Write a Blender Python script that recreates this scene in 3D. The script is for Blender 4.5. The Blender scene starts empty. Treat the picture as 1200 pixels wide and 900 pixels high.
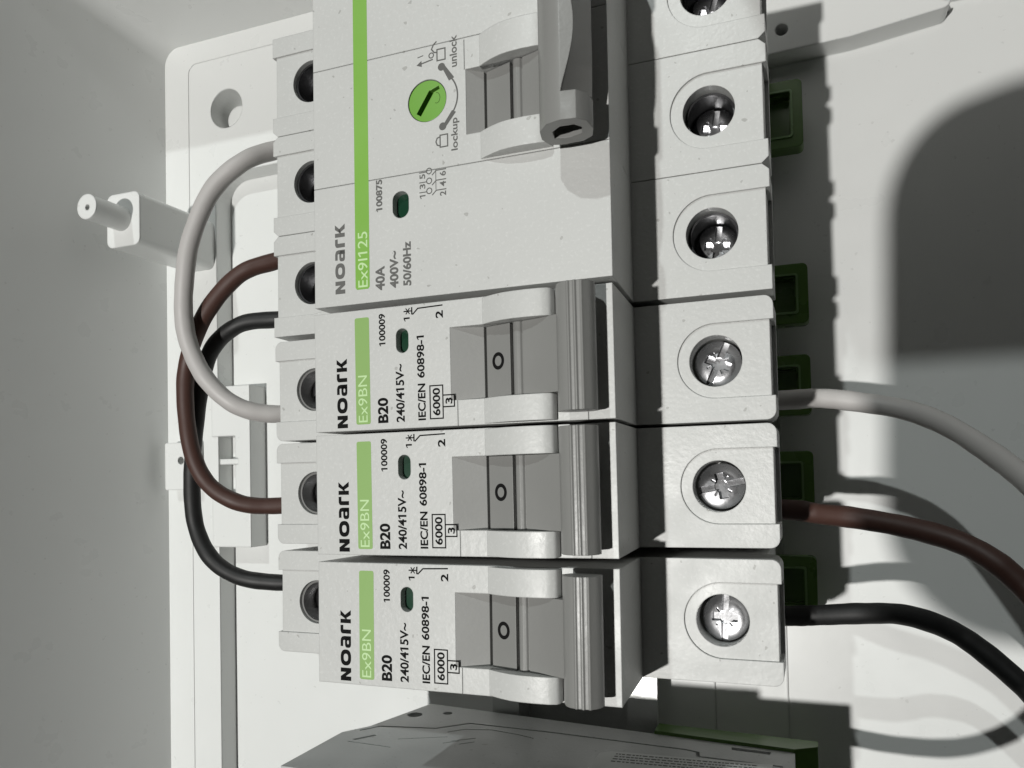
import bpy, bmesh, math, random
from mathutils import Vector, Matrix
random.seed(4)
S = 0.1                       # all shapes below are written in millimetres; 1 Blender unit = 1 cm
scn = bpy.context.scene
COL = scn.collection

# ------------------------------------------------------------------ camera
CAM = Vector((68.758, -25.044, 100.845))
RC = ((0.9330944, 0.0292576, 0.3584394), (-0.0206036, 0.9993972, -0.0279401), (-0.3590408, 0.0186856, 0.9331348))
R3 = Matrix(RC)
cam_d = bpy.data.cameras.new('camera'); cam = bpy.data.objects.new('camera', cam_d); COL.objects.link(cam)
cam.matrix_world = Matrix.Translation(CAM * S) @ R3.to_4x4()
cam_d.sensor_width = 36; cam_d.lens = 944.941 / 1200 * 36
cam_d.shift_x = (600 - 593.837) / 1200; cam_d.shift_y = (532.141 - 450) / 1200
cam_d.clip_start = 0.05; cam_d.clip_end = 1000
scn.camera = cam
scn.view_settings.view_transform = 'Standard'
scn.view_settings.look = 'None'
scn.view_settings.exposure = 0
scn.view_settings.gamma = 1

# ------------------------------------------------------------------ light
w = bpy.data.worlds.new('World'); scn.world = w; w.use_nodes = True
w.node_tree.nodes['Background'].inputs[0].default_value = (0.92, 1.0, 0.96, 1)
w.node_tree.nodes['Background'].inputs[1].default_value = 0.005

def lamp(name, pos, target, radius, watt, color):
    d = bpy.data.lights.new(name, 'AREA'); d.shape = 'DISK'; d.size = 2 * radius * S
    d.energy = watt; d.color = color
    o = bpy.data.objects.new(name, d); COL.objects.link(o)
    p = Vector(pos) * S; t = Vector(target) * S
    o.location = p; o.rotation_euler = (t - p).to_track_quat('-Z', 'Y').to_euler()
    return o
lamp('ceiling_lamp', (-135, -170, 1000), (30, -10, -30), 13, 88000, (1.0, 0.985, 0.95))
lamp('ceiling_lamp', (-160, 765, 1000), (30, -10, -30), 12, 42000, (0.94, 1.0, 0.98))

# ------------------------------------------------------------------ materials
def mat(name, col, rough=0.45, var=0.03, bump=0.02, scale=9.0, metal=0.0, bevel=0.0, spec=0.5, speck=0.0, coat=0.0, dirt=0.0):
    m = bpy.data.materials.new(name); m.use_nodes = True
    nt = m.node_tree; N = nt.nodes; L = nt.links
    b = N['Principled BSDF']
    tc = N.new('ShaderNodeTexCoord')
    oi = N.new('ShaderNodeObjectInfo'); sc_ = N.new('ShaderNodeVectorMath'); sc_.operation = 'SCALE'
    sc_.inputs[0].default_value = (37, 53, 71); L.new(oi.outputs['Random'], sc_.inputs['Scale'])
    ad = N.new('ShaderNodeVectorMath'); ad.operation = 'ADD'
    L.new(tc.outputs['Object'], ad.inputs[0]); L.new(sc_.outputs['Vector'], ad.inputs[1])
    n1 = N.new('ShaderNodeTexNoise'); n1.inputs['Scale'].default_value = 0.35; n1.inputs['Detail'].default_value = 4
    L.new(ad.outputs['Vector'], n1.inputs['Vector'])
    mr = N.new('ShaderNodeMapRange'); mr.inputs[1].default_value = .3; mr.inputs[2].default_value = .7
    mr.inputs[3].default_value = 1 - var; mr.inputs[4].default_value = 1 + var
    L.new(n1.outputs['Fac'], mr.inputs[0])
    mx = N.new('ShaderNodeMix'); mx.data_type = 'RGBA'; mx.blend_type = 'MULTIPLY'; mx.inputs[0].default_value = 1
    mx.inputs[6].default_value = (*col, 1); L.new(mr.outputs[0], mx.inputs[7])
    out = mx.outputs[2]
    if dirt > 0:      # small dust specks and scuffs with a shape of their own
        v = N.new('ShaderNodeTexNoise'); v.inputs['Scale'].default_value = 8.5; v.inputs['Detail'].default_value = 1
        L.new(ad.outputs['Vector'], v.inputs['Vector'])
        r2 = N.new('ShaderNodeMapRange'); r2.inputs[1].default_value = .755; r2.inputs[2].default_value = .775
        r2.inputs[3].default_value = 0; r2.inputs[4].default_value = dirt
        L.new(v.outputs['Fac'], r2.inputs[0])
        m2 = N.new('ShaderNodeMix'); m2.data_type = 'RGBA'; L.new(r2.outputs[0], m2.inputs[0])
        L.new(out, m2.inputs[6]); m2.inputs[7].default_value = (.10, .09, .07, 1); out = m2.outputs[2]
    if speck > 0:     # fine grain of the moulded plastic
        v = N.new('ShaderNodeTexNoise'); v.inputs['Scale'].default_value = 22; v.inputs['Detail'].default_value = 3
        L.new(ad.outputs['Vector'], v.inputs['Vector'])
        r2 = N.new('ShaderNodeMapRange'); r2.inputs[1].default_value = .56; r2.inputs[2].default_value = .70
        r2.inputs[3].default_value = 0; r2.inputs[4].default_value = speck
        L.new(v.outputs['Fac'], r2.inputs[0])
        m2 = N.new('ShaderNodeMix'); m2.data_type = 'RGBA'; L.new(r2.outputs[0], m2.inputs[0])
        L.new(out, m2.inputs[6]); m2.inputs[7].default_value = (1, 1, 1, 1); out = m2.outputs[2]
    L.new(out, b.inputs['Base Color'])
    b.inputs['Metallic'].default_value = metal
    b.inputs['Specular IOR Level'].default_value = spec
    n3 = N.new('ShaderNodeTexNoise'); n3.inputs['Scale'].default_value = 1.3; n3.inputs['Detail'].default_value = 5
    L.new(ad.outputs['Vector'], n3.inputs['Vector'])
    rr = N.new('ShaderNodeMapRange'); rr.inputs[1].default_value = .3; rr.inputs[2].default_value = .7
    rr.inputs[3].default_value = max(.02, rough - .06); rr.inputs[4].default_value = rough + .08
    L.new(n3.outputs['Fac'], rr.inputs[0]); L.new(rr.outputs[0], b.inputs['Roughness'])
    if coat: b.inputs['Coat Weight'].default_value = coat; b.inputs['Coat Roughness'].default_value = .12
    nb = N.new('ShaderNodeBump'); nb.inputs['Strength'].default_value = bump; nb.inputs['Distance'].default_value = .02
    n2 = N.new('ShaderNodeTexNoise'); n2.inputs['Scale'].default_value = scale; n2.inputs['Detail'].default_value = 3
    L.new(ad.outputs['Vector'], n2.inputs['Vector']); L.new(n2.outputs['Fac'], nb.inputs['Height'])
    if bevel > 0:
        bv = N.new('ShaderNodeBevel'); bv.samples = 4; bv.inputs['Radius'].default_value = bevel * S
        L.new(bv.outputs[0], nb.inputs['Normal'])
    L.new(nb.outputs[0], b.inputs['Normal'])
    return m
M = dict(
    body=mat('pale_grey_plastic', (.53, .535, .522), .42, .02, .22, 14, bevel=.22, dirt=.35, speck=.10),
    module=mat('mid_grey_plastic', (.47, .48, .475), .45, .03, .2, 14, bevel=.2, dirt=.3),
    toggle=mat('dark_grey_plastic', (.225, .225, .217), .36, .03, .12, 12, bevel=.18),
    shell=mat('white_enclosure_plastic', (.73, .74, .728), .32, .008, .03, 5, bevel=.6, dirt=.12),
    black=mat('black_print', (.008, .008, .008), .8, spec=.1),
    grey=mat('grey_print', (.135, .135, .13), .8, spec=.1),
    green=mat('green_print', (.20, .42, .065), .4),
    green2=mat('soft_green_print', (.235, .40, .115), .45),
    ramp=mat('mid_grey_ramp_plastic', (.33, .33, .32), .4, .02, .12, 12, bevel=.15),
    hole_shade=mat('shaded_hole_plastic', (.16, .16, .155), .5),  # lining of the left breaker holes, their shade put into the colour
    well=mat('shaded_terminal_metal', (.05, .05, .052), .35, .05, .2, 12, metal=.7),  # terminal metal, darkened to carry the shade of the deep holes
    palegreen=mat('pale_green_print', (.50, .70, .36), .45),
    window=mat('dark_green_indicator', (.008, .04, .021), .22),
    dial=mat('bright_green_plastic', (.155, .36, .05), .35, bevel=.15),
    clip=mat('green_clip_plastic', (.07, .145, .026), .3, bevel=.25),
    edge=mat('clip_highlight_green', (.16, .27, .11), .3),  # highlight on the clip edges, painted as a lighter green
    hollow=mat('black_hollow', (.004, .004, .004), .7),
    steel=mat('screw_steel', (.55, .55, .565), .27, .08, .10, 12, metal=1),
    rail=mat('galvanised_steel', (.55, .56, .55), .38, .05, .2, 12, metal=.9),
    wwire=mat('grey_wire_insulation', (.47, .452, .44), .5, .03, .1, 10),
    bwire=mat('brown_wire_insulation', (.058, .024, .017), .55, .04, .1, 10),
    kwire=mat('black_wire_insulation', (.008, .008, .008), .55, .04, .1, 10),
    phone=mat('black_phone_glass', (.02, .02, .02), .2),
    label=mat('white_paper_label', (.62, .63, .62), .5),
)

# ------------------------------------------------------------------ helpers
def empty(name, loc=(0, 0, 0), rz=0):
    o = bpy.data.objects.new(name, None); COL.objects.link(o); o.empty_display_size = .3
    o.location = Vector(loc) * S; o.rotation_euler = (0, 0, rz); return o
def tag(o, label=None, cat=None, group=None, kind=None):
    if label: o['label'] = label
    if cat: o['category'] = cat
    if group: o['group'] = group
    if kind: o['kind'] = kind
    return o
def build(name, bm, m, parent=None, smooth=False, scale=True):
    if scale: bmesh.ops.scale(bm, vec=(S, S, S), verts=bm.verts)
    bmesh.ops.recalc_face_normals(bm, faces=bm.faces)
    me = bpy.data.meshes.new(name); bm.to_mesh(me); bm.free()
    me.materials.append(m)
    if smooth:
        for p in me.polygons: p.use_smooth = True
    o = bpy.data.objects.new(name, me); COL.objects.link(o)
    if parent: o.parent = parent
    return o
def auto_smooth(o, ang=40):
    me = o.data
    bm = bmesh.new(); bm.from_mesh(me)
    for f in bm.faces: f.smooth = True
    for e in bm.edges:
        if len(e.link_faces) == 2 and e.calc_face_angle(0) > math.radians(ang): e.smooth = False
    bm.to_mesh(me); bm.free()
    return o
def prism(bm, pts, axis, a, b):
    """pts: polygon in the two other axes; extruded from a to b. axis 'Y': pts=(X,Z); 'Z': pts=(X,Y); 'X': pts=(Y,Z)"""
    def mk(p, t):
        return {'Y': (p[0], t, p[1]), 'Z': (p[0], p[1], t), 'X': (t, p[0], p[1])}[axis]
    va = [bm.verts.new(mk(p, a)) for p in pts]; vb = [bm.verts.new(mk(p, b)) for p in pts]
    n = len(pts)
    bm.faces.new(va); bm.faces.new(vb)
    for i in range(n): bm.faces.new((va[i], va[(i + 1) % n], vb[(i + 1) % n], vb[i]))
    return bm
def box(bm, x0, x1, y0, y1, z0, z1):
    return prism(bm, [(x0, y0), (x1, y0), (x1, y1), (x0, y1)], 'Z', z0, z1)
def arc(cx, cy, r, a0, a1, n=10):
    return [(cx + r * math.cos(math.radians(a0 + (a1 - a0) * i / n)), cy + r * math.sin(math.radians(a0 + (a1 - a0) * i / n))) for i in range(n + 1)]
def circ(cx, cy, r, n=40): return [(cx + r * math.cos(2 * math.pi * i / n), cy + r * math.sin(2 * math.pi * i / n)) for i in range(n)]
def rrect(x0, x1, y0, y1, r, n=6):
    return arc(x1 - r, y1 - r, r, 0, 90, n) + arc(x0 + r, y1 - r, r, 90, 180, n) + arc(x0 + r, y0 + r, r, 180, 270, n) + arc(x1 - r, y0 + r, r, 270, 360, n)
def NB(): return bmesh.new()
def cutobj(bm): return build('cutter', bm, M['body'])
def boolean(o, cutters, op='DIFFERENCE'):
    for c in cutters:
        md = o.modifiers.new('b', 'BOOLEAN'); md.object = c; md.operation = op; md.solver = 'EXACT'
    bpy.context.view_layer.update()
    dg = bpy.context.evaluated_depsgraph_get()
    me = bpy.data.meshes.new_from_object(o.evaluated_get(dg))
    o.modifiers.clear(); old = o.data; o.data = me; me.name = old.name; bpy.data.meshes.remove(old)
    for c in cutters:
        d = c.data; bpy.data.objects.remove(c); bpy.data.meshes.remove(d)
    if len(o.data.materials) == 0: o.data.materials.append(M['body'])
    for p in o.data.polygons: p.material_index = 0
    return o
def catmull(P, n=10):
    P = [Vector(p) for p in P]; out = []
    for i in range(len(P) - 1):
        p0 = P[max(i - 1, 0)]; p1 = P[i]; p2 = P[i + 1]; p3 = P[min(i + 2, len(P) - 1)]
        for k in range(n):
            t = k / n
            out.append(.5 * ((2 * p1) + (-p0 + p2) * t + (2 * p0 - 5 * p1 + 4 * p2 - p3) * t * t + (-p0 + 3 * p1 - 3 * p2 + p3) * t ** 3))
    out.append(P[-1]); return out
def tube(bm, P, r, n=20, seg=10):
    P = catmull(P, seg); up = Vector((0, 0, 1)); rings = []
    for i, p in enumerate(P):
        t = (P[min(i + 1, len(P) - 1)] - P[max(i - 1, 0)]).normalized()
        s = t.cross(up).normalized(); u = s.cross(t).normalized()
        rk = r * (1 + .018 * math.sin(i * .37) + .012 * math.sin(i * 1.13 + 2))
        rings.append([bm.verts.new(p + rk * (math.cos(2 * math.pi * k / n) * s + math.sin(2 * math.pi * k / n) * u)) for k in range(n)])
    for a, b in zip(rings, rings[1:]):
        for k in range(n): bm.faces.new((a[k], a[(k + 1) % n], b[(k + 1) % n], b[k]))
    bm.faces.new(rings[0]); bm.faces.new(rings[-1]); return bm
def copy_tree(o, parent=None):
    c = o.copy(); COL.objects.link(c); c.parent = parent
    if parent: c.matrix_parent_inverse = o.matrix_parent_inverse.copy()
    for ch in list(o.children): copy_tree(ch, c)
    return c

# ---- printing: lettering runs along +Y, its top towards -X
_txt = {}
def text_polys(s, bold=0.0):
    key = (s, bold)
    if key in _txt: return _txt[key]
    cu = bpy.data.curves.new('t', 'FONT'); cu.body = s; cu.size = 1; cu.offset = bold; cu.resolution_u = 6
    o = bpy.data.objects.new('t', cu); COL.objects.link(o)
    bpy.context.view_layer.update()
    dg = bpy.context.evaluated_depsgraph_get()
    me = bpy.data.meshes.new_from_object(o.evaluated_get(dg))
    V = [(v.co.x, v.co.y) for v in me.vertices]; F = [tuple(p.vertices) for p in me.polygons]
    bpy.data.objects.remove(o); bpy.data.curves.remove(cu); bpy.data.meshes.remove(me)
    for i, ch in enumerate(s):
        if ch == '1':
            x1 = max(v[0] for v in (text_polys(s[:i + 1], bold)[0] if i + 1 < len(s) else V)); g = V1(bold)
            sw = max(v[0] for v in g) - min(v[0] for v in g); tp = max(v[1] for v in g); n0 = len(V)
            V += [(x1 - sw * .9, tp), (x1 - sw * .9, tp - .125), (x1 - sw - .16, tp - .235), (x1 - sw - .16, tp - .125)]
            F.append((n0, n0 + 1, n0 + 2, n0 + 3))
    _txt[key] = (V, F); return V, F
def V1(bold):
    key = ('bar', bold)
    if key not in _txt:
        cu = bpy.data.curves.new('t', 'FONT'); cu.body = '1'; cu.size = 1; cu.offset = bold
        o = bpy.data.objects.new('t', cu); COL.objects.link(o); bpy.context.view_layer.update()
        me = bpy.data.meshes.new_from_object(o.evaluated_get(bpy.context.evaluated_depsgraph_get()))
        _txt[key] = [(v.co.x, v.co.y) for v in me.vertices]
        bpy.data.objects.remove(o); bpy.data.curves.remove(cu); bpy.data.meshes.remove(me)
    return _txt[key]
def add_text(bm, s, xb, xt, y0, y1, z, bold=0.0, shear=0.0):
    V, F = text_polys(s, bold)
    ax = min(v[0] for v in V); bx = max(v[0] for v in V); ay = min(v[1] for v in V); by = max(v[1] for v in V)
    vs = []
    for x, y in V:
        fx = (x - ax) / (bx - ax); fy = (y - ay) / (by - ay)
        X = xb + (xt - xb) * fy + shear * (fx - .5); Y = y0 + (y1 - y0) * fx
        vs.append(bm.verts.new((X, Y, z)))
    for f in F:
        try: bm.faces.new([vs[i] for i in f])
        except ValueError: pass
def ribbon(bm, pts, wd, z, closed=False):
    P = [Vector((p[0], p[1])) for p in pts]; n = len(P); L = []; Rr = []
    for i in range(n):
        a = P[(i - 1) % n] if (closed or i > 0) else None; b = P[(i + 1) % n] if (closed or i < n - 1) else None
        d1 = (P[i] - a).normalized() if a is not None else None; d2 = (b - P[i]).normalized() if b is not None else None
        if d1 is None: d1 = d2
        if d2 is None: d2 = d1
        n1 = Vector((-d1.y, d1.x)); n2 = Vector((-d2.y, d2.x)); nn = (n1 + n2)
        nn = nn.normalized() if nn.length > 1e-6 else n1
        k = wd / 2 / max(.45, nn.dot(n1))
        L.append(bm.verts.new((P[i].x + nn.x * k, P[i].y + nn.y * k, z))); Rr.append(bm.verts.new((P[i].x - nn.x * k, P[i].y - nn.y * k, z)))
    for i in range(n if closed else n - 1):
        j = (i + 1) % n; bm.faces.new((L[i], L[j], Rr[j], Rr[i]))
def poly(bm, pts, z): bm.faces.new([bm.verts.new((p[0], p[1], z)) for p in pts])
def wordmark(bm, xb, xt, y0, y1, z):
    """bold maker's lettering: N O a r K, every letter of the same height"""
    W_ = 6.18; sx = (y1 - y0) / W_; sy = (xb - xt)
    def T(p): return (xb - p[1] * sy, y0 + p[0] * sx)
    def PL(pts): poly(bm, [T(p) for p in pts], z)
    def RING(ro, ri):
        o = [bm.verts.new((*T(p), z)) for p in ro]; i_ = [bm.verts.new((*T(p), z)) for p in ri]; n = len(o)
        for k in range(n): bm.faces.new((o[k], o[(k + 1) % n], i_[(k + 1) % n], i_[k]))
    b = .37
    PL([(0, 0), (b, 0), (b, 1), (0, 1)]); PL([(1.12 - b, 0), (1.12, 0), (1.12, 1), (1.12 - b, 1)])
    PL([(b, 1), (b, .52), (1.12 - b, 0), (1.12 - b, .48)])
    def ell(cx, cy, rx, ry, e, n=32):
        out = []
        for k in range(n):
            a = 2 * math.pi * k / n; c, s = math.cos(a), math.sin(a)
            out.append((cx + rx * math.copysign(abs(c) ** e, c), cy + ry * math.copysign(abs(s) ** e, s)))
        return out
    RING(ell(2.02, .5, .70, .50, .8), ell(2.02, .5, .33, .21, .8))
    # a : bowl, stem and top bar
    RING(ell(3.36, .29, .48, .29, .62), ell(3.36, .29, .17, .085, .7))
    PL([(3.54, 0), (3.90, 0), (3.90, .66), (3.54, .60)])
    PL([(3.0, .75), (3.52, .75), (3.56, .60), (3.90, .66), (3.84, .86), (3.72, .95), (3.52, 1), (3.0, 1)])
    # r
    PL([(4.12, 0), (4.48, 0), (4.48, .73), (4.88, .73), (4.86, 1), (4.38, 1), (4.19, .93), (4.12, .80)])
    # K
    PL([(5.04, 0), (5.40, 0), (5.40, 1), (5.04, 1)])
    PL([(5.36, .42), (5.74, 1), (6.16, 1), (5.72, .50), (5.36, .36)])
    PL([(5.40, .58), (5.76, 0), (6.2, 0), (5.70, .66)])

# ------------------------------------------------------------------ the enclosure (setting)
ZR, ZF = -61.0, -66.6         # rim level and pocket floor level
enc = tag(empty('plastic_enclosure', (0, 0, ZF)), 'white moulded plastic enclosure with recessed back and sloping side walls behind the breakers', 'enclosure')
def in_enc(o):
    o.parent = enc; o.matrix_parent_inverse = Matrix.Translation((0, 0, -ZF * S)); return o
# rim plate with the pocket opening, as a solid slab cut by the pocket
b = NB(); box(b, -90, 240, -150, 92, -72, ZR)
rim = build('back_panel', b, M['shell'])
pk = arc(-70.4 + 6, 52.2 - 6, 6, 180, 92, 8) + [(10, 53.6), (77, 55.7), (92.2, 57.5)] + arc(92.2, 58.9, 1.4, 278, 360, 5) + [(93.6, 61.2), (230, 63), (230, -160), (-70.4, -160)]
b = NB(); prism(b, pk, 'Z', ZF, -40)
cut = [cutobj(b)]
for (x, y, r, d) in ((64.9, 59.6, 1.15, 8), (93.2, 60.0, 1.2, 8), (-66.8, 68.7, 4.9, 8.5)):
    b = NB(); prism(b, circ(x, y, r), 'Z', ZR - d, -40); cut.append(cutobj(b))
boolean(rim, cut); rim.data.materials[0] = M['shell']; in_enc(rim)
# shallow ridges moulded across the pocket floor
b = NB(); box(b, 62.0, 62.35, -150, 53, ZF - .2, ZF + .35)
in_enc(build('floor_ridge', b, M['shell']))
b = NB(); box(b, 48.1, 48.45, -150, 53, ZF - .2, ZF + .35)
in_enc(build('floor_ridge', b, M['shell']))
# raised lip round the rim
lip_o = [(-90, -150), (-90, 92), (240, 92), (240, 81.9)] + arc(-78.6 + 2.5, 81.9 - 2.5, 2.5, 90, 180, 5) + [(-78.6, -150)]
b = NB(); prism(b, lip_o, 'Z', ZR - .5, ZR + .12); in_enc(build('rim_lip', b, M['shell']))
# side wall and end wall leaning outwards, one moulded sheet with a rounded corner
def wall_path(t):
    X = -86.2 - 7.8 * t; Y = 87.3 + 9.7 * t; r = 4.5
    return [(X, -150 + i * 16.0) for i in range(15)] + arc(X + r, Y - r, r, 180, 90, 10) + [(X + r + 8 + i * 20.0, Y) for i in range(16)]
b = NB(); rows = []
for t, z in ((-.08, ZR - 5), (0, ZR - .2), (.12, ZR + 6.4), (.4, ZR + 22), (.7, ZR + 38.5), (1.0, -6)):
    rows.append([b.verts.new((x, y, z)) for x, y in wall_path(t)])
outer = []
for t, z in ((1.0, -6), (-.08, ZR - 5)):
    X = -91 - 7.8 * t; Y = 92 + 9.7 * t
    outer.append([b.verts.new((min(x - 4.5, x), y, z)) if k < 15 else b.verts.new((x - (3.5 if k < 25 else 0), y + (4.5 if k > 15 else 2), z)) for k, (x, y) in enumerate(wall_path(t))])
rows += outer
for A, B in zip(rows, rows[1:] + rows[:1]):
    for i in range(len(A) - 1): b.faces.new((A[i], A[i + 1], B[i + 1], B[i]))
in_enc(auto_smooth(build('side_wall', b, M['shell']), 35))
# unseen wall section added above the right half to block the second lamp
b = NB(); prism(b, [(97.5, -10), (108.5, 91), (111.5, 91), (101.5, -10)], 'X', 41.5, 240); in_enc(build('unseen_shade_wall', b, M['shell']))
# screw boss seen down the round opening
b = NB(); prism(b, circ(-66.7, 67.9, 3.4), 'Z', -70, -65.6)
boss = build('screw_boss', b, M['shell'])
b = NB(); prism(b, circ(-65.6, 67.3, 1.2), 'Z', -66.6, -60)
boolean(boss, [cutobj(b)]); boss.data.materials[0] = M['shell']; in_enc(auto_smooth(boss))
# standoff post with a round tip
b = NB(); prism(b, rrect(-80.6, -71.0, 28.6, 40.8, 1.7), 'Z', ZR - .5, -37)
post = in_enc(auto_smooth(build('standoff_post', b, M['shell'])))
b = NB(); prism(b, circ(-76.2, 34.9, 2.75), 'Z', -38, -27.6)
tip = build('post_tip', b, M['shell'])
b = NB(); prism(b, circ(-76.0, 34.7, .62, 16), 'Z', -30, -20)
boolean(tip, [cutobj(b)]); tip.data.materials[0] = M['shell']; auto_smooth(tip)
tip.parent = post
# bracket moulded on the left rim
b = NB(); box(b, -72, -60.4, -41, -1.2, ZF - .5, -60.5)
br = build('rim_bracket', b, M['shell'])
b = NB(); box(b, -72.5, -64.8, -19.2, -13.6, -66, -50); c1 = cutobj(b)
b = NB(); box(b, -72.5, -64.8, -27.5, -20.6, -66, -50); c2 = cutobj(b)
b = NB(); box(b, -72.5, -64.0, -20.7, -19.1, -61.6, -50); c3 = cutobj(b)
boolean(br, [c1, c2, c3]); br.data.materials[0] = M['shell']; in_enc(br)
b = NB(); prism(b, rrect(-83.6, -75.2, -26.7, -14.9, .5, 3), 'Z', ZR - .3, -57)
ft = build('bracket_foot', b, M['shell'])
b = NB(); prism(b, circ(-78.6, -19.4, .95, 20), 'Z', -62, -50)
boolean(ft, [cutobj(b)]); ft.data.materials[0] = M['shell']; in_enc(ft)

# ------------------------------------------------------------------ DIN rail
prof = [(3.3, -58.2), (3.3, -59.2), (8.2, -59.2), (8.2, -65.6), (33.3, -65.6), (33.3, -59.2), (38.2, -59.2), (38.2, -58.2), (32.3, -58.2), (32.3, -64.6), (9.2, -64.6), (9.2, -58.2)]
b = NB(); prism(b, prof, 'Y', -140, 52)
tag(build('din_rail', b, M['rail']), 'galvanised steel mounting rail running behind the row of breakers', 'rail')

# ------------------------------------------------------------------ device pieces
XL, XR, ZS = -19.6, 63.74, -16.7
def body_profile(zf=0.0, dark=False):
    if dark:
        return [(XL, ZS), (.4, ZS), (0, zf), (45, zf), (44.2, ZS), (XR, ZS), (XR, -49.6), (62.6, -50.2), (-11.6, -59), (-16.3, -41), (XL, -36)]
    return [(XL, ZS), (.4, ZS), (0, zf), (45, zf), (44.2, ZS), (XR, ZS), (XR, -24.5), (61.4, -26), (61.4, -51), (58, -57.9), (-12, -57.9), (XL, -42)]
def shoulder_outline(y0, y1, r=1.3):
    """plan outline (X,Y) of a device pole with rounded shoulder corners"""
    return [(22, y0)] + arc(XR - r, y0 + r, r, 270, 360, 5) + arc(XR - r, y1 - r, r, 0, 90, 5) + [(22, y1)] + arc(XL + r, y1 - r, r, 90, 180, 5) + arc(XL + r, y0 + r, r, 180, 270, 5)
def u_right(yc, hw):
    return [(XR + 2, yc - hw)] + [(XR + 2, yc + hw)] + arc(55.7, yc, hw, 90, 270, 24)
def u_left(yc, hw):
    return [(XL - 2, yc + hw), (XL - 2, yc - hw)] + arc(-11.8, yc, hw, -90, 90, 24)
def device_cutters(yc, y0, y1, hw=5.35, hd=11):
    cs = []
    for u in (u_right, u_left):
        b = NB(); prism(b, u(yc, hw), 'Z', ZS - .32, ZS + 5); cs.append(cutobj(b))
        # the end of the terminal block is set back between the two side bands
    b = NB(); box(b, XR - .55, XR + 3, yc - hw, yc + hw, -23, ZS + 3); cs.append(cutobj(b))
    b = NB(); box(b, XL - 3, XL + .6, yc - hw, yc + hw, -38, ZS + 3); cs.append(cutobj(b))
    for x in (55.7, -11.8):
        b = NB(); prism(b, circ(x, yc, 3.68, 48), 'Z', ZS - hd, ZS + 4); cs.append(cutobj(b))
    return cs
def screw(parent, x, y, z, rot, r=3.35, name='terminal_screw'):
    b = NB()
    # domed head
    n = 36; rings = []
    for rr, zz in ((r, -1.2), (r, -.25), (r * .9, 0.0), (r * .6, .14), (r * .25, .2)):
        rings.append([b.verts.new((rr * math.cos(2 * math.pi * k / n), rr * math.sin(2 * math.pi * k / n), zz)) for k in range(n)])
    for a, c in zip(rings, rings[1:]):
        for k in range(n): b.faces.new((a[k], a[(k + 1) % n], c[(k + 1) % n], c[k]))
    b.faces.new(rings[0]); b.faces.new(rings[-1])
    o = build(name, b, M['steel'])
    cs = []
    b = NB(); box(b, -r - 1, r + 1, -.5, .5, -.75, 3); cs.append(cutobj(b))
    b = NB(); prism(b, [(-.62, -1.9), (.62, -1.9), (.62, 1.9), (-.62, 1.9)], 'Z', -.95, 3); cs.append(cutobj(b))
    b = NB(); prism(b, circ(0, 0, 1.0, 16), 'Z', -1.05, 3); cs.append(cutobj(b))
    for a in (45, 135):
        c, s_ = math.cos(math.radians(a)), math.sin(math.radians(a))
        q = [(-1.7, -.16), (1.7, -.16), (1.7, .16), (-1.7, .16)]
        b = NB(); prism(b, [(x_ * c - y_ * s_, x_ * s_ + y_ * c) for x_, y_ in q], 'Z', -.35, 3); cs.append(cutobj(b))
    boolean(o, cs); o.data.materials[0] = M['steel']; auto_smooth(o, 30)
    o.location = Vector((x, y, z)) * S; o.rotation_euler = (math.radians(random.uniform(-3, 3)), math.radians(4), math.radians(rot))
    o.parent = parent
    return o
SCREW = None
def add_screw(parent, x, y, z, rot, tx=-3, ty=4):
    global SCREW
    if SCREW is None:
        SCREW = screw(parent, x, y, z, rot); return SCREW
    o = SCREW.copy(); COL.objects.link(o); o.parent = parent
    o.location = Vector((x, y, z)) * S; o.rotation_euler = (math.radians(tx), math.radians(ty), math.radians(rot))
    return o
def well(parent, x, y, z0, z1, r=3.62, m='well'):  # sleeve in a screw hole, its dark colour stands for the shade inside
    b = NB(); n = 40; lv = []
    for rr, zz in ((r, z0), (r, z1), (r - .35, z0), (r - .35, z1)): lv.append([b.verts.new((px, py, zz)) for px, py in circ(x, y, rr, n)])
    for A, B in ((0, 1), (0, 2), (2, 3), (1, 3)):
        for k in range(n): b.faces.new((lv[A][k], lv[A][(k + 1) % n], lv[B][(k + 1) % n], lv[B][k]))
    o = auto_smooth(build('shaded_terminal_well', b, M[m])); o.parent = parent; return o
def rail_clip(parent, yc, x0=58.0, x1=68.2, hw=5.6, z=-57.9):
    b = NB()
    prism(b, rrect(x0, x1, yc - hw, yc + hw, 1.0, 4), 'Z', z - 3.8, z)
    o = build('rail_clip', b, M['clip'])
    b = NB(); prism(b, rrect(x0 + 1, x1 - 2.0, yc - hw + 2.1, yc + hw - 2.1, .4, 3), 'Z', z - 1.4, z + 3)
    c = cutobj(b)
    b = NB(); prism(b, rrect(x0 + 2, x1 - 2.4, yc - hw + 2.5, yc + hw - 2.5, .3, 3), 'Z', z - 3.2, z + 3)
    boolean(o, [c, cutobj(b)]); o.data.materials[0] = M['clip']; o.parent = parent
    b = NB()
    ro = rrect(x0 + 2, x1 - 1.75, yc - hw + 1.85, yc + hw - 1.85, .5, 4); ri = rrect(x0 + 2, x1 - 2.1, yc - hw + 2.2, yc + hw - 2.2, .4, 4)
    n = len(ro); lv = []
    for zz, rg in ((z - .1, ro), (z + .35, ro), (z + .35, ri), (z - .1, ri)): lv.append([b.verts.new((x, y, zz)) for x, y in rg])
    for k in range(4):
        A, B = lv[k], lv[(k + 1) % 4]
        for i in range(n): b.faces.new((A[i], A[(i + 1) % n], B[(i + 1) % n], B[i]))
    q = build('clip_edge_highlight', b, M['edge']); q.parent = o  # ridge round the recess, its edge highlight put into the colour
    return o
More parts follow.
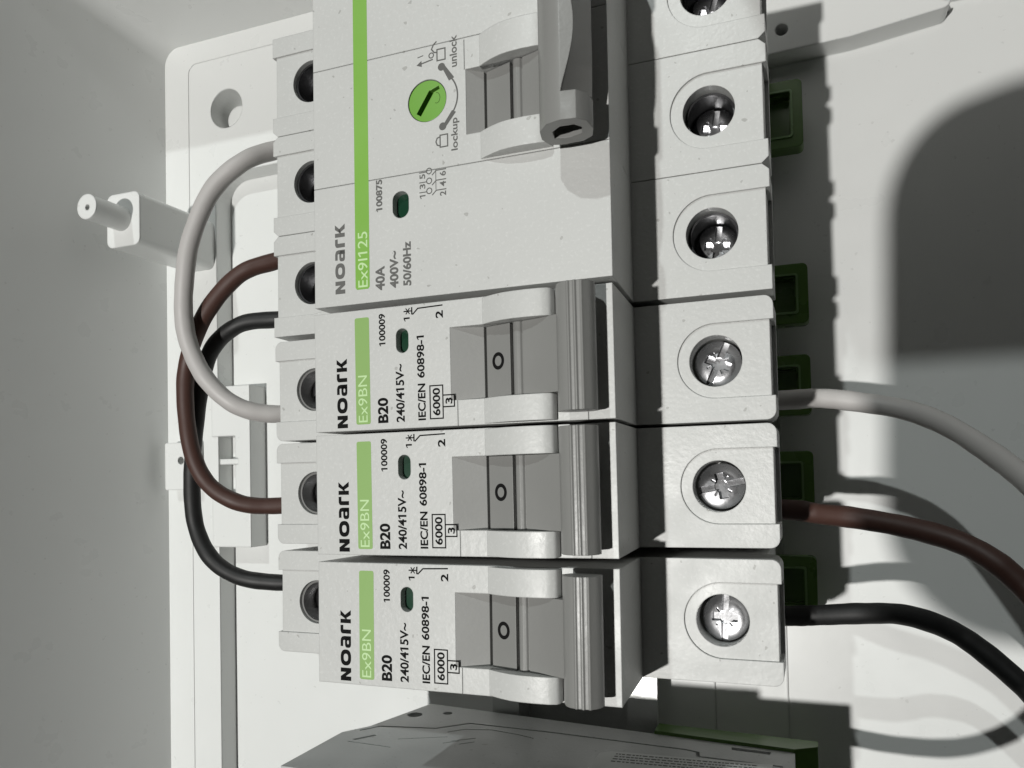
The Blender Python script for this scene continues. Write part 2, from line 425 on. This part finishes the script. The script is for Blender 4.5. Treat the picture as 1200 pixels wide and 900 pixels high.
def cheek_profile(x0, zf=0.0):
    return [(x0, zf - 1), (x0, zf + .02), (x0 + 1, zf + .62), (x0 + 2.2, zf + 1.22), (x0 + 3.6, zf + 1.75), (x0 + 5, zf + 2.0), (x0 + 7, zf + 2.1), (x0 + 8.9, zf + 2.0), (x0 + 9.9, zf + 1.7), (x0 + 10.25, zf + 1.2), (x0 + 10.4, zf - 1)]
def drum_profile(x0, zf=0.0):
    """the moving toggle in section: marked face, groove, rib, drum and stem (x0 = left edge of the marked face)"""
    return [(x0, zf - 5), (x0, zf - 2.0), (x0 + .15, zf - 1.7), (x0 + 4.1, zf - .35), (x0 + 4.15, zf - 1.3), (x0 + 4.45, zf - 1.3), (x0 + 4.6, zf - .2), (x0 + 4.9, zf + .1), (x0 + 5.3, zf + .2), (x0 + 5.7, zf + .1), (x0 + 5.95, zf - .15),
            (x0 + 6.05, zf - .15), (x0 + 6.1, zf + .15), (x0 + 7.4, zf + .5), (x0 + 8.6, zf + .95), (x0 + 10.2, zf + 1.65), (x0 + 11.8, zf + 2.5), (x0 + 13.5, zf + 3.4), (x0 + 13.5, zf + 1.2), (x0 + 11, zf - 1), (x0 + 11, zf - 5)]
def ramp_cutter(x0, x1, y0, y1, depth, zf=0.0):
    """window whose left side is a ramp going down to the toggle"""
    b = NB(); prism(b, [(x0, zf + 6), (x0, zf - 6.5), (x1, zf - 6.5), (x1, zf + 6)], 'Y', y0, y1)
    return cutobj(b)

def ramp(parent, x0, x1, y0, y1, depth, zf=0.0):
    b = NB(); prism(b, [(x0 - .05, zf - .03), (x1, zf - depth), (x1, zf - 6), (x0 - .05, zf - 6)], 'Y', y0 - .02, y1 + .02)
    o = build('toggle_ramp', b, M['ramp']); o.parent = parent; return o
# ------------------------------------------------------------------ miniature circuit breaker
WB = 17.41
def make_breaker():
    root = empty('circuit_breaker')
    yc = -WB / 2
    b = NB(); prism(b, body_profile(), 'Y', -WB, 0)
    body = build('body', b, M['body'])
    b = NB(); prism(b, shoulder_outline(-WB - .01, .01), 'Z', -80, 20)
    boolean(body, [cutobj(b)], 'INTERSECT')
    cs = device_cutters(yc, -WB, 0)
    cs.append(ramp_cutter(22.0, 37.0, -13.85, -3.75, 3.9))
    ramp(root, 22.0, 26.28, -13.85, -3.75, 1.95)
    b = NB(); prism(b, rrect(13.56, 15.54, -6.71, -3.23, .98, 6), 'Z', -3, 3); cs.append(cutobj(b))
    b = NB(); box(b, 22.92, 23.0, -WB - 1, -13.9, -.3, 2); cs.append(cutobj(b))
    b = NB(); box(b, 41.4, 41.48, -WB - 1, -15.6, -.4, 2); cs.append(cutobj(b))
    boolean(body, cs); body.parent = root
    b = NB()
    prism(b, cheek_profile(26.9), 'Y', -3.75, -.12); ck = auto_smooth(build('toggle_cheek', b, M['body']), 50); ck.parent = root
    b = NB(); prism(b, cheek_profile(26.9), 'Y', -WB + .12, -13.85); ck = auto_smooth(build('toggle_cheek', b, M['body']), 50); ck.parent = root
    # printed marks
    z = .015
    def pr(name, *fs):
        b = NB()
        for f in fs: f(b)
        o = build(name, b, M['black']); o.parent = root
    T = lambda *a: (lambda b: add_text(b, *a))
    Rb = lambda *a: (lambda b: ribbon(b, *a))
    pr('maker_lettering', lambda b: wordmark(b, 5.42, 3.68, -16.96, -6.88, z))
    pr('current_rating', T('B20', 12.11, 10.42, -16.5, -12.9, z, .035))
    pr('article_number', T('100009', 11.87, 10.82, -5.5, -.85, z, .026))
    pr('voltage_marking', T('240/415V~', 14.74, 13.4, -16.5, -8.25, z, .026))
    pr('standard_marking', T('IEC/EN', 18.06, 16.85, -16.4, -11.25, z, .026)); pr('standard_number', T('60898-1', 18.0, 16.8, -10.45, -4.5, z, .026))
    pr('breaking_capacity', T('6000', 20.3, 19.14, -15.85, -12.0, z, .026), Rb([(18.75, -16.25), (18.75, -11.66), (20.72, -11.66), (20.72, -16.25)], .18, z, True))
    pr('energy_class', T('3', 22.15, 21.1, -14.3, -13.45, z, .026), Rb([(20.8, -14.68), (22.46, -14.68), (22.46, -13.06), (20.8, -13.06)], .18, z + .004))
    pr('terminal_number', T('1', 15.8, 14.85, -2.3, -1.75, z, .012)); pr('terminal_number', T('2', 20.98, 19.85, -2.3, -1.25, z, .026))
    pr('contact_symbol', Rb([(16.25, -1.42), (17.1, -.62), (20.95, -.52)], .19, z), Rb([(14.85, -.88), (16.1, -.88)], .17, z), Rb([(15.2, -1.3), (15.8, -.46)], .15, z + .003), Rb([(15.2, -.46), (15.8, -1.3)], .15, z + .006), Rb([(16.15, -1.4), (16.15, -.36)], .2, z + .009))
    b = NB(); prism(b, rrect(6.85, 9.22, -16.55, -1.12, .3, 4), 'Z', -.05, .02)
    st = build('green_stripe', b, M['green2']); st.parent = root
    b = NB(); add_text(b, 'Ex9BN', 8.75, 7.25, -16.25, -9.5, .032, .0); q = build('stripe_lettering', b, M['palegreen']); q.parent = st
    b = NB(); prism(b, rrect(13.5, 15.6, -6.75, -3.2, .98, 6), 'Z', -3.5, -1.35)
    iw = build('contact_indicator', b, M['window']); iw.parent = root
    # toggle and its handle bar
    b = NB(); prism(b, drum_profile(26.62), 'Y', -13.78, -3.82)
    tg = auto_smooth(build('toggle', b, M['toggle']), 28); tg.parent = root
    bp_ = [(37.6, 3.0), (38.0, 3.9), (38.6, 4.8), (39.4, 5.35), (40.1, 5.5), (40.3, 5.72), (40.5, 5.74), (40.7, 5.55), (41.15, 5.55), (41.35, 5.78), (41.55, 5.78), (41.75, 5.55), (42.2, 5.5), (42.4, 5.66), (42.6, 5.6), (42.8, 5.3), (43.3, 4.9), (43.75, 4.2), (43.9, 3.2), (43.6, 2.2), (42.6, 1.5), (40, 1.4), (38.4, 1.8)]
    bp_ = [(38.3 + (x - 37.6) * .835, zz) for x, zz in bp_]
    b = NB(); prism(b, bp_, 'Y', -16.5, -.5)
    hb = auto_smooth(build('handle_bar', b, M['toggle']), 35); hb.parent = tg
    b = NB(); V = []
    # the "O" mark lies on the sloping face of the toggle
    def on_face(x): return -1.7 + (x - 26.77) / 3.95 * 1.35 + .02
    oo = [(28.65 + 1.0 * math.cos(a), -8.75 + 1.2 * math.sin(a)) for a in [2 * math.pi * k / 28 for k in range(28)]]
    ii = [(28.65 + .55 * math.cos(a), -8.75 + .70 * math.sin(a)) for a in [2 * math.pi * k / 28 for k in range(28)]]
    vo = [b.verts.new((x, y, on_face(x))) for x, y in oo]; vi = [b.verts.new((x, y, on_face(x))) for x, y in ii]
    for k in range(28): b.faces.new((vo[k], vo[(k + 1) % 28], vi[(k + 1) % 28], vi[k]))
    om = build('off_mark', b, M['black']); om.parent = tg
    rail_clip(root, yc)
    well(root, -11.8, yc, ZS - 11.2, ZS - .9, 3.64, 'hole_shade')
    return root
def place(o, dy, az=0, ax=0, yc=-9, lift=0):
    piv = Vector((22, dy + yc, -45))
    m = Matrix.Translation(piv) @ Matrix.Rotation(ax, 4, 'X') @ Matrix.Rotation(az, 4, 'Z') @ Matrix.Translation(-piv) @ Matrix.Translation((0, dy, lift))
    m = m.copy(); m.translation = m.translation * S
    o.matrix_world = m
G = 'single pole circuit breakers in a row on the rail'
br1 = make_breaker()
br2 = copy_tree(br1); br3 = copy_tree(br1)
place(br1, -.52, .0025); place(br2, -18.4155, .0025); place(br3, -37.55, -.0023, -.0118)
tag(br1, 'pale grey single breaker with pale grey wires, directly below the wide isolator', 'circuit breaker', G)
tag(br2, 'pale grey single breaker with brown wires, between the two other single breakers', 'circuit breaker', G)
tag(br3, 'pale grey single breaker with black wires, below a dark gap at the row end', 'circuit breaker', G)
YC = -WB / 2
for root, rots, tl in ((br1, (66, 25), (-4, 2)), (br2, (12, 70), (-6, 6)), (br3, (88, 40), (-8.5, 7))):
    add_screw(root, 55.7, YC, ZS - 3.3, rots[0], *tl); add_screw(root, -11.8, YC, ZS - 4.2, rots[1])

# ------------------------------------------------------------------ three pole isolator
WI = 17.81; ZI = -.42
def make_isolator():
    root = empty('isolator_switch')
    b = NB(); prism(b, body_profile(ZI), 'Y', 0, 3 * WI)
    body = build('body', b, M['body'])
    cs = []
    for k in range(3):
        yc = (k + .5) * WI
        cs += device_cutters(yc, k * WI, (k + 1) * WI, 5.5, 14)
    for k in (1, 2):     # seams between the poles: front, nose sides and shoulders
        b = NB(); box(b, -1, 46, k * WI - .05, k * WI + .05, ZI - .35, 3); cs.append(cutobj(b))
        b = NB(); box(b, XL - 1, .3, k * WI - .06, k * WI + .06, ZS - .5, -10); cs.append(cutobj(b))
        b = NB(); box(b, 44.3, XR + 1, k * WI - .06, k * WI + .06, ZS - .5, -10); cs.append(cutobj(b))
        for sx, xx in ((1, XR), (-1, XL)):
            b = NB(); prism(b, [(xx + sx * .1, k * WI - 1.0), (xx - sx * 1.0, k * WI), (xx + sx * .1, k * WI + 1.0)], 'Z', -45, 0); cs.append(cutobj(b))
    for k in (1,):
        cs.append(ramp_cutter(24.9, 37.2, k * WI + 4.1, k * WI + 13.3, 3.0, ZI)); ramp(root, 24.9, 26.95, k * WI + 4.1, k * WI + 13.3, 1.7, ZI)
    b = NB(); prism(b, rrect(13.2, 15.8, 11.65, 15.5, 1.25, 6), 'Z', -3.6, 3); cs.append(cutobj(b))
    b = NB(); prism(b, circ(18.9, 27.8, 3.02, 48), 'Z', -6, 3); cs.append(cutobj(b))
    b = NB(); box(b, 24.68, 24.76, 31.1, 2 * WI - .3, ZI - .25, 2); cs.append(cutobj(b))
    boolean(body, cs); body.parent = root
    for k in (1,):
        for y0, y1 in ((.3, 4.1), (13.3, WI - .1)):
            b = NB(); prism(b, cheek_profile(27.0, ZI), 'Y', k * WI + y0, k * WI + y1)
            ck = auto_smooth(build('toggle_cheek', b, M['body']), 50); ck.parent = root
    for k in (1,):
        b = NB(); prism(b, [(x, z) for x, z in drum_profile(27.2, ZI)], 'Y', k * WI + 4.2, k * WI + 13.2)
        tg = auto_smooth(build('toggle', b, M['toggle']), 28); tg.parent = root
    # tie bar across the toggles, with its open lower end
    tb = [(37.9, 2.4), (37.4, 4.4), (37.9, 6.6), (39.4, 8.3), (41.6, 8.9), (43.6, 8.6), (44.7, 7.3), (44.9, 5.0), (44.2, 3.0), (42.6, 2.0), (39.6, 1.9)]
    tb = [(37.4 + (x - 37.4) * .92, zz) for x, zz in tb]
    b = NB(); prism(b, tb, 'Y', 17.1, 3 * WI - 1.0)
    bar = build('tie_bar', b, M['toggle'])
    b = NB(); prism(b, [(39.0, 4.0), (39.3, 6.0), (40.6, 7.1), (42.4, 7.0), (43.1, 5.9), (42.6, 4.2), (40.8, 3.6)], 'Y', 15, 19.8); c1 = cutobj(b)
    # sloping thumb facet along the right side
    b = NB(); rows = []
    for k in range(25):
        t = k / 24; y = 20.6 + 17.4 * t
        xb = 41.3 + 1.7 * math.sin(math.pi * min(1, t * 1.02)) ** 1.2
        rows.append([b.verts.new(q) for q in ((xb, y, 8.55), (xb + 2.6, y, 3.6), (46.5, y, 2.0), (46.5, y, 14), (xb, y, 14))])
    for A, B in zip(rows, rows[1:]):
        for i in range(5): b.faces.new((A[i], A[(i + 1) % 5], B[(i + 1) % 5], B[i]))
    b.faces.new(rows[0]); b.faces.new(rows[-1])
    c2 = cutobj(b)
    boolean(bar, [c1, c2]); bar.data.materials[0] = M['toggle']; auto_smooth(bar, 42); bar.parent = root
    # marks
    z = ZI + .015
    def pr(name, *fs):
        b = NB()
        for f in fs: f(b)
        o = build(name, b, M['grey']); o.parent = root
    T = lambda *a: (lambda b: add_text(b, *a))
    Rb = lambda *a: (lambda b: ribbon(b, *a))
    Pl = lambda *a: (lambda b: poly(b, *a))
    ring = lambda cx, cy, r, w, zz: Rb([(cx + r * math.cos(a), cy + r * math.sin(a)) for a in [2 * math.pi * i / 16 for i in range(16)]], w, zz, True)
    frame = lambda x0, x1, y0, y1: Rb([(x0, y0), (x1, y0), (x1, y1), (x0, y1)], .19, z, True)
    pr('maker_lettering', lambda b: wordmark(b, 5.2, 3.54, 1.75, 12.05, z))
    pr('current_rating', T('40A', 11.79, 10.26, 1.6, 5.1, z, .036)); pr('voltage_marking', T('400V~', 14.0, 12.6, 1.7, 7.05, z, .036)); pr('frequency_marking', T('50/60Hz', 16.05, 14.72, 1.8, 8.15, z, .036))
    pr('article_number', T('100875', 11.55, 10.5, 13.0, 17.7, z, .036))
    fs = [T('1', 18.45, 17.55, 13.9, 14.4, z), T('3', 18.45, 17.55, 15.3, 15.98, z, .02), T('5', 18.45, 17.55, 16.72, 17.4, z, .02), T('2', 21.65, 20.7, 13.9, 14.55, z, .02), T('4', 21.65, 20.7, 15.2, 15.95, z, .02), T('6', 21.65, 20.7, 16.7, 17.38, z, .02)]
    for y in (15.0, 16.42, 17.83):
        fs += [Rb([(17.5, y - .2), (18.6, y - .2)], .14, z), ring(19.05, y - .12, .40, .15, z), Rb([(19.5, y - .8), (20.15, y - .2), (21.7, y - .2)], .15, z + .003)]
    fs.append(Rb([(20.1, 14.9), (20.1, 17.75)], .10, z + .006))
    pr('contact_symbol', *fs)
    pr('unlock_lettering', T('unlock', 23.62, 22.5, 31.8, 36.3, z, .02)); pr('lockup_lettering', T('lockup', 23.85, 22.55, 20.0, 24.6, z, .02))
    arcp = [(18.9 + 4.72 * math.cos(a), 27.8 + 4.3 * math.sin(a)) for a in [math.radians(-38 + 76 * i / 16) for i in range(17)]]
    pr('dial_scale', Pl(circ(21.22, 32.2, .56, 20), z), Pl(circ(21.28, 23.7, .56, 20), z), Rb(arcp, .22, z + .003), Pl([(21.35, 31.95), (22.35, 30.0), (23.15, 30.35), (21.75, 32.3)], z + .006), Pl([(21.4, 23.95), (22.75, 25.75), (23.35, 25.4), (21.8, 23.6)], z + .006))
    pr('closed_padlock_symbol', frame(20.85, 22.0, 20.8, 22.5), Rb([(20.85, 21.0), (20.4, 21.15), (20.2, 21.65), (20.4, 22.15), (20.85, 22.3)], .19, z + .003))
    pr('open_padlock_symbol', frame(20.55, 21.8, 33.2, 34.8), Rb([(20.55, 34.4), (20.1, 34.5), (19.7, 35.0), (20.0, 35.6), (20.5, 36.0)], .19, z + .003), ring(19.65, 34.15, .36, .16, z + .006), Rb([(18.0, 33.25), (19.9, 33.55)], .19, z), Pl([(17.3, 33.15), (18.15, 32.8), (18.1, 33.7)], z + .003), Rb([(17.5, 34.25), (18.4, 34.4)], .14, z))
    b = NB(); prism(b, [(6.95, 2.35)] + [(7.2, 2.05), (9.05, 2.05), (9.3, 2.35), (9.3, 3 * WI - .4), (6.95, 3 * WI - .4)], 'Z', ZI - .05, ZI + .02)
    st = build('green_stripe', b, M['green']); st.parent = root
    b = NB(); add_text(b, 'Ex9I125', 9.0, 7.4, 2.35, 10.45, ZI + .032, .004); q = build('stripe_lettering', b, M['palegreen']); q.parent = st
    b = NB(); prism(b, rrect(13.1, 15.9, 11.6, 15.6, 1.25, 6), 'Z', -4.0, -1.75)
    iw = build('contact_indicator', b, M['window']); iw.parent = root
    # green locking dial with its slot
    b = NB(); prism(b, circ(18.9, 27.8, 2.92, 48), 'Z', -6.5, ZI - .12)
    dl = build('locking_dial', b, M['dial'])
    def bar_poly(p, q, wd):
        d = (Vector(q) - Vector(p)).normalized(); n_ = Vector((-d.y, d.x)) * wd / 2
        return [tuple(Vector(p) + n_), tuple(Vector(p) - n_), tuple(Vector(q) - n_), tuple(Vector(q) + n_)]
    b = NB(); prism(b, bar_poly((17.5, 26.0), (19.55, 29.05), .8), 'Z', -5.5, 2); c1 = cutobj(b)
    b = NB(); prism(b, bar_poly((19.3, 28.95), (20.75, 29.45), .5), 'Z', -4, 2); c2 = cutobj(b)
    boolean(dl, [c1, c2]); dl.data.materials[0] = M['dial']; auto_smooth(dl); dl.parent = root
    b = NB()
    ribbon(b, [(20.35 + .5 * math.cos(a), 28.0 + .75 * math.sin(a)) for a in [math.radians(-120 + 220 * i / 14) for i in range(15)]], .09, ZI - .105)
    q = build('dial_mark', b, M['clip']); q.parent = dl
    rail_clip(root, 8.0); rail_clip(root, 42.0, hw=6.4)
    for k, (r1, r2) in enumerate(((83, 20), (80, 60), (75, 10))):
        add_screw(root, 55.7, (k + .5) * WI - .3, ZS - 6.5, r1, -2 + k * 2, 3); add_screw(root, -11.8, (k + .5) * WI, ZS - 5.5, r2, 2, -4)
        well(root, 55.7, (k + .5) * WI, ZS - 14.2, ZS - 2.6); well(root, -11.8, (k + .5) * WI, ZS - 14.2, ZS - 1.2)
    return root
iso = make_isolator()
place(iso, -.01, .0006, -.0103, 25)
tag(iso, 'wide three pole isolator with long green stripe, green locking dial and dark grey tie bar', 'isolator switch')

# ------------------------------------------------------------------ device lying along the bottom edge, seen from its side
def make_module():
    root = empty('rail_device')
    Wm = 36
    b = NB(); prism(b, body_profile(0, True), 'Y', -Wm, 0)
    body = build('body', b, M['module'])
    cs = []
    def yhole(pts, d=.8):
        b = NB(); prism(b, pts, 'Y', -d, 2); cs.append(cutobj(b))
    yhole(circ(-11.2, -50.6, 1.6, 24), 2.5); yhole(circ(-5.0, -53.6, 1.0, 20), 2.0)
    yhole([(-15.3, -33.0), (-12.6, -36.6), (-11.9, -36.2), (-14.5, -32.6)], 1.2)
    yhole([(53.0, -49.6), (59.8, -49.0), (59.6, -47.6), (53.2, -48.2)], 1.6)
    def groove(pts, wd=.6, d=.6):
        b = NB(); ribbon(b, pts, wd, 0)
        r = bmesh.ops.extrude_face_region(b, geom=b.faces[:])
        bmesh.ops.translate(b, vec=(0, 0, 2 + d), verts=[v for v in r['geom'] if isinstance(v, bmesh.types.BMVert)])
        for v in b.verts: v.co = Vector((v.co.x, v.co.z - d, v.co.y))
        cs.append(cutobj(b))
    groove([(-16.8, -38), (-14.2, -41.6), (-3.0, -43.6), (.2, -46.6), (2.2, -48.6), (20, -48.0), (45.6, -45.9), (47.6, -45.2), (48.0, -43.0), (62, -42.2)])
    groove([(0.3, -42.2), (2.6, -44.6), (8, -46.0), (14, -44.8), (17.5, -43.6)], .36)
    groove([(-15.4, -31.6), (-6, -31.0)], .35); groove([(-7.0, -35.6), (1.5, -39.6)], .3)
    groove([(3.2, -37.6), (7.0, -40.4)], .3); groove([(2.2, -36.0), (4.6, -38.0)], .3); groove([(5.4, -36.4), (7.6, -38.4)], .3)
    boolean(body, cs); body.data.materials[0] = M['module']; body.parent = root
    b = NB(); prism(b, [(31.2, -20), (31.3, -39.6), (33.0, -41.0), (60.4, -42.6), (60.4, -20)], 'Y', 0, .06)
    lb = build('rating_label', b, M['label']); lb.parent = root
    for r_ in range(4):      # rows of small illegible print on the paper label
        b = NB(); x = 34.2; top = []; bot = []
        while x < 58:
            wv = random.uniform(.25, .9); zz = -40.1 - (x - 34) * .06 + r_ * 1.25; g = random.uniform(.15, .3)
            for xx, hh in ((x, .5), (x + wv, .5), (x + wv + .01, .05), (x + wv + g, .05)):
                bot.append(b.verts.new((xx, .075, zz))); top.append(b.verts.new((xx, .075, zz + hh)))
            x += wv + g + .01
        for i in range(len(top) - 1): b.faces.new((bot[i], bot[i + 1], top[i + 1], top[i]))
        q = build('label_line', b, M['grey']); q.parent = lb
    b = NB(); prism(b, [(38.5, -57.8), (67.5, -55.5), (67.5, -52.4), (63.6, -49.9), (38.5, -53.0)], 'Y', -11, .6)
    q = build('rail_latch', b, M['clip']); q.parent = root
    b = NB(); prism(b, circ(56.4, -48.4, 1.0, 16), 'Y', -1.4, -.7); q = build('case_rivet', b, M['steel']); q.parent = root
    return root
mod = make_module(); place(mod, -74.4)
tag(mod, 'mid grey rail device lying along the bottom edge, showing its side face in shade', 'rail device')

# ------------------------------------------------------------------ wires
def wire(pts, m, label, r=1.66, group=None):
    o0 = Vector(pts[0])
    b = NB(); tube(b, [Vector(p) - o0 for p in pts], r)
    o = build('wire', b, M[m], smooth=True); o.location = o0 * S
    return tag(o, label, 'wire', group)
GL = 'link wires looping from isolator to breakers'; GR = 'wires leaving the right ends of the breakers'
wire([(-15, 41.8, -34), (-24, 41.6, -33), (-28.4, 39.7, -29), (-32.0, 36.2, -24.0), (-37.8, 30.8, -22.0), (-42.0, 21.8, -21.0), (-43.7, 13.7, -21.0), (-44.8, 6.6, -22.0), (-44.1, 0.8, -23.0), (-41.1, -5.2, -24.0), (-36.3, -10.0, -26.0), (-31.0, -11.8, -29.5), (-25, -11.2, -33.5), (-15, -10.2, -35)],
     'wwire', 'pale grey link wire looping on the left, the outermost and front one at its top', 1.75, GL)
wire([(-15, 22.0, -34), (-24, 19.9, -33), (-29.5, 18.2, -30.0), (-35.7, 15.5, -27.0), (-42.9, 8.6, -26.0), (-47.5, -0.2, -26.0), (-48.4, -8.7, -26.0), (-46.8, -18.9, -26.0), (-43.6, -25.4, -27.0), (-38.0, -29.1, -29.0), (-31.6, -29.9, -32.0), (-24, -29.0, -34.5), (-15, -28, -35)],
     'bwire', 'brown link wire looping on the left between the isolator and the middle breaker', 1.66, GL)
wire([(-15, 6.6, -36), (-25, 7.2, -35), (-31.9, 7.4, -33.0), (-39.2, 6.6, -31.0), (-46.1, 2.1, -31.0), (-49.2, -6.5, -31.0), (-50.9, -16.9, -31.0), (-51.5, -25.7, -31.0), (-50.5, -34.1, -31.0), (-46.6, -40.5, -31.0), (-40.7, -44.1, -32.0), (-33.5, -45.3, -34.0), (-26, -45.3, -36), (-15, -45.3, -37)],
     'kwire', 'black link wire looping on the left, behind the brown one', 1.66, GL)
wire([(52, -13.1, -43), (60, -13.1, -43), (65.4, -13.0, -44.0), (69.5, -12.9, -45.0), (74.7, -13.7, -45.0), (82.2, -15.6, -43.0), (87.6, -18.6, -39.0), (92.2, -23.0, -33.0), (95.2, -26.7, -28.0), (97.9, -31.1, -23.0), (100.1, -36.1, -18.0)],
     'wwire', 'pale grey wire curving out to the right, the uppermost of three', 1.66, GR)
wire([(52, -31.2, -40), (60, -31.2, -39), (65.7, -31.5, -38.0), (68.9, -32.0, -37.0), (73.8, -32.5, -35.0), (80.8, -33.8, -34.0), (87.2, -35.7, -32.0), (91.6, -38.3, -30.0), (95.0, -41.8, -29.0), (97.8, -46.2, -27.0), (100.0, -51.3, -25.0)],
     'bwire', 'brown wire curving out to the right from the middle breaker', 1.66, GR)
wire([(52, -49.4, -41), (60, -49.2, -41), (65.1, -48.8, -40.0), (68.4, -48.4, -39.0), (74.7, -47.7, -38.0), (80.9, -48.0, -40.0), (87.0, -50.2, -42.0), (91.6, -53.3, -42.0), (96.9, -58.3, -41.0), (99.8, -62.2, -40.0), (102.8, -68.1, -40.0)],
     'kwire', 'black wire curving out to the right, the lowest of three', 1.66, GR)

wire([(52, -78, -41), (60, -78, -41), (66, -78, -40), (74, -79.5, -33), (81, -80, -24), (86, -78.5, -17), (90, -75.5, -13), (94, -70, -10)],
     'kwire', 'black wire leaving the device at the bottom edge, only its shadow in view', 1.66)
# ------------------------------------------------------------------ the phone held over the enclosure (it throws the big rounded shade)
b = NB(); prism(b, rrect(-26.0, 128, -50, 34, 20, 12), 'Z', 0, 8)
ph = build('smartphone', b, M['phone'])
ph.matrix_world = Matrix.Translation((CAM + R3 @ Vector((0, 0, 2.0))) * S) @ R3.to_4x4()
tag(ph, 'black smartphone held flat above the right half of the enclosure', 'phone')
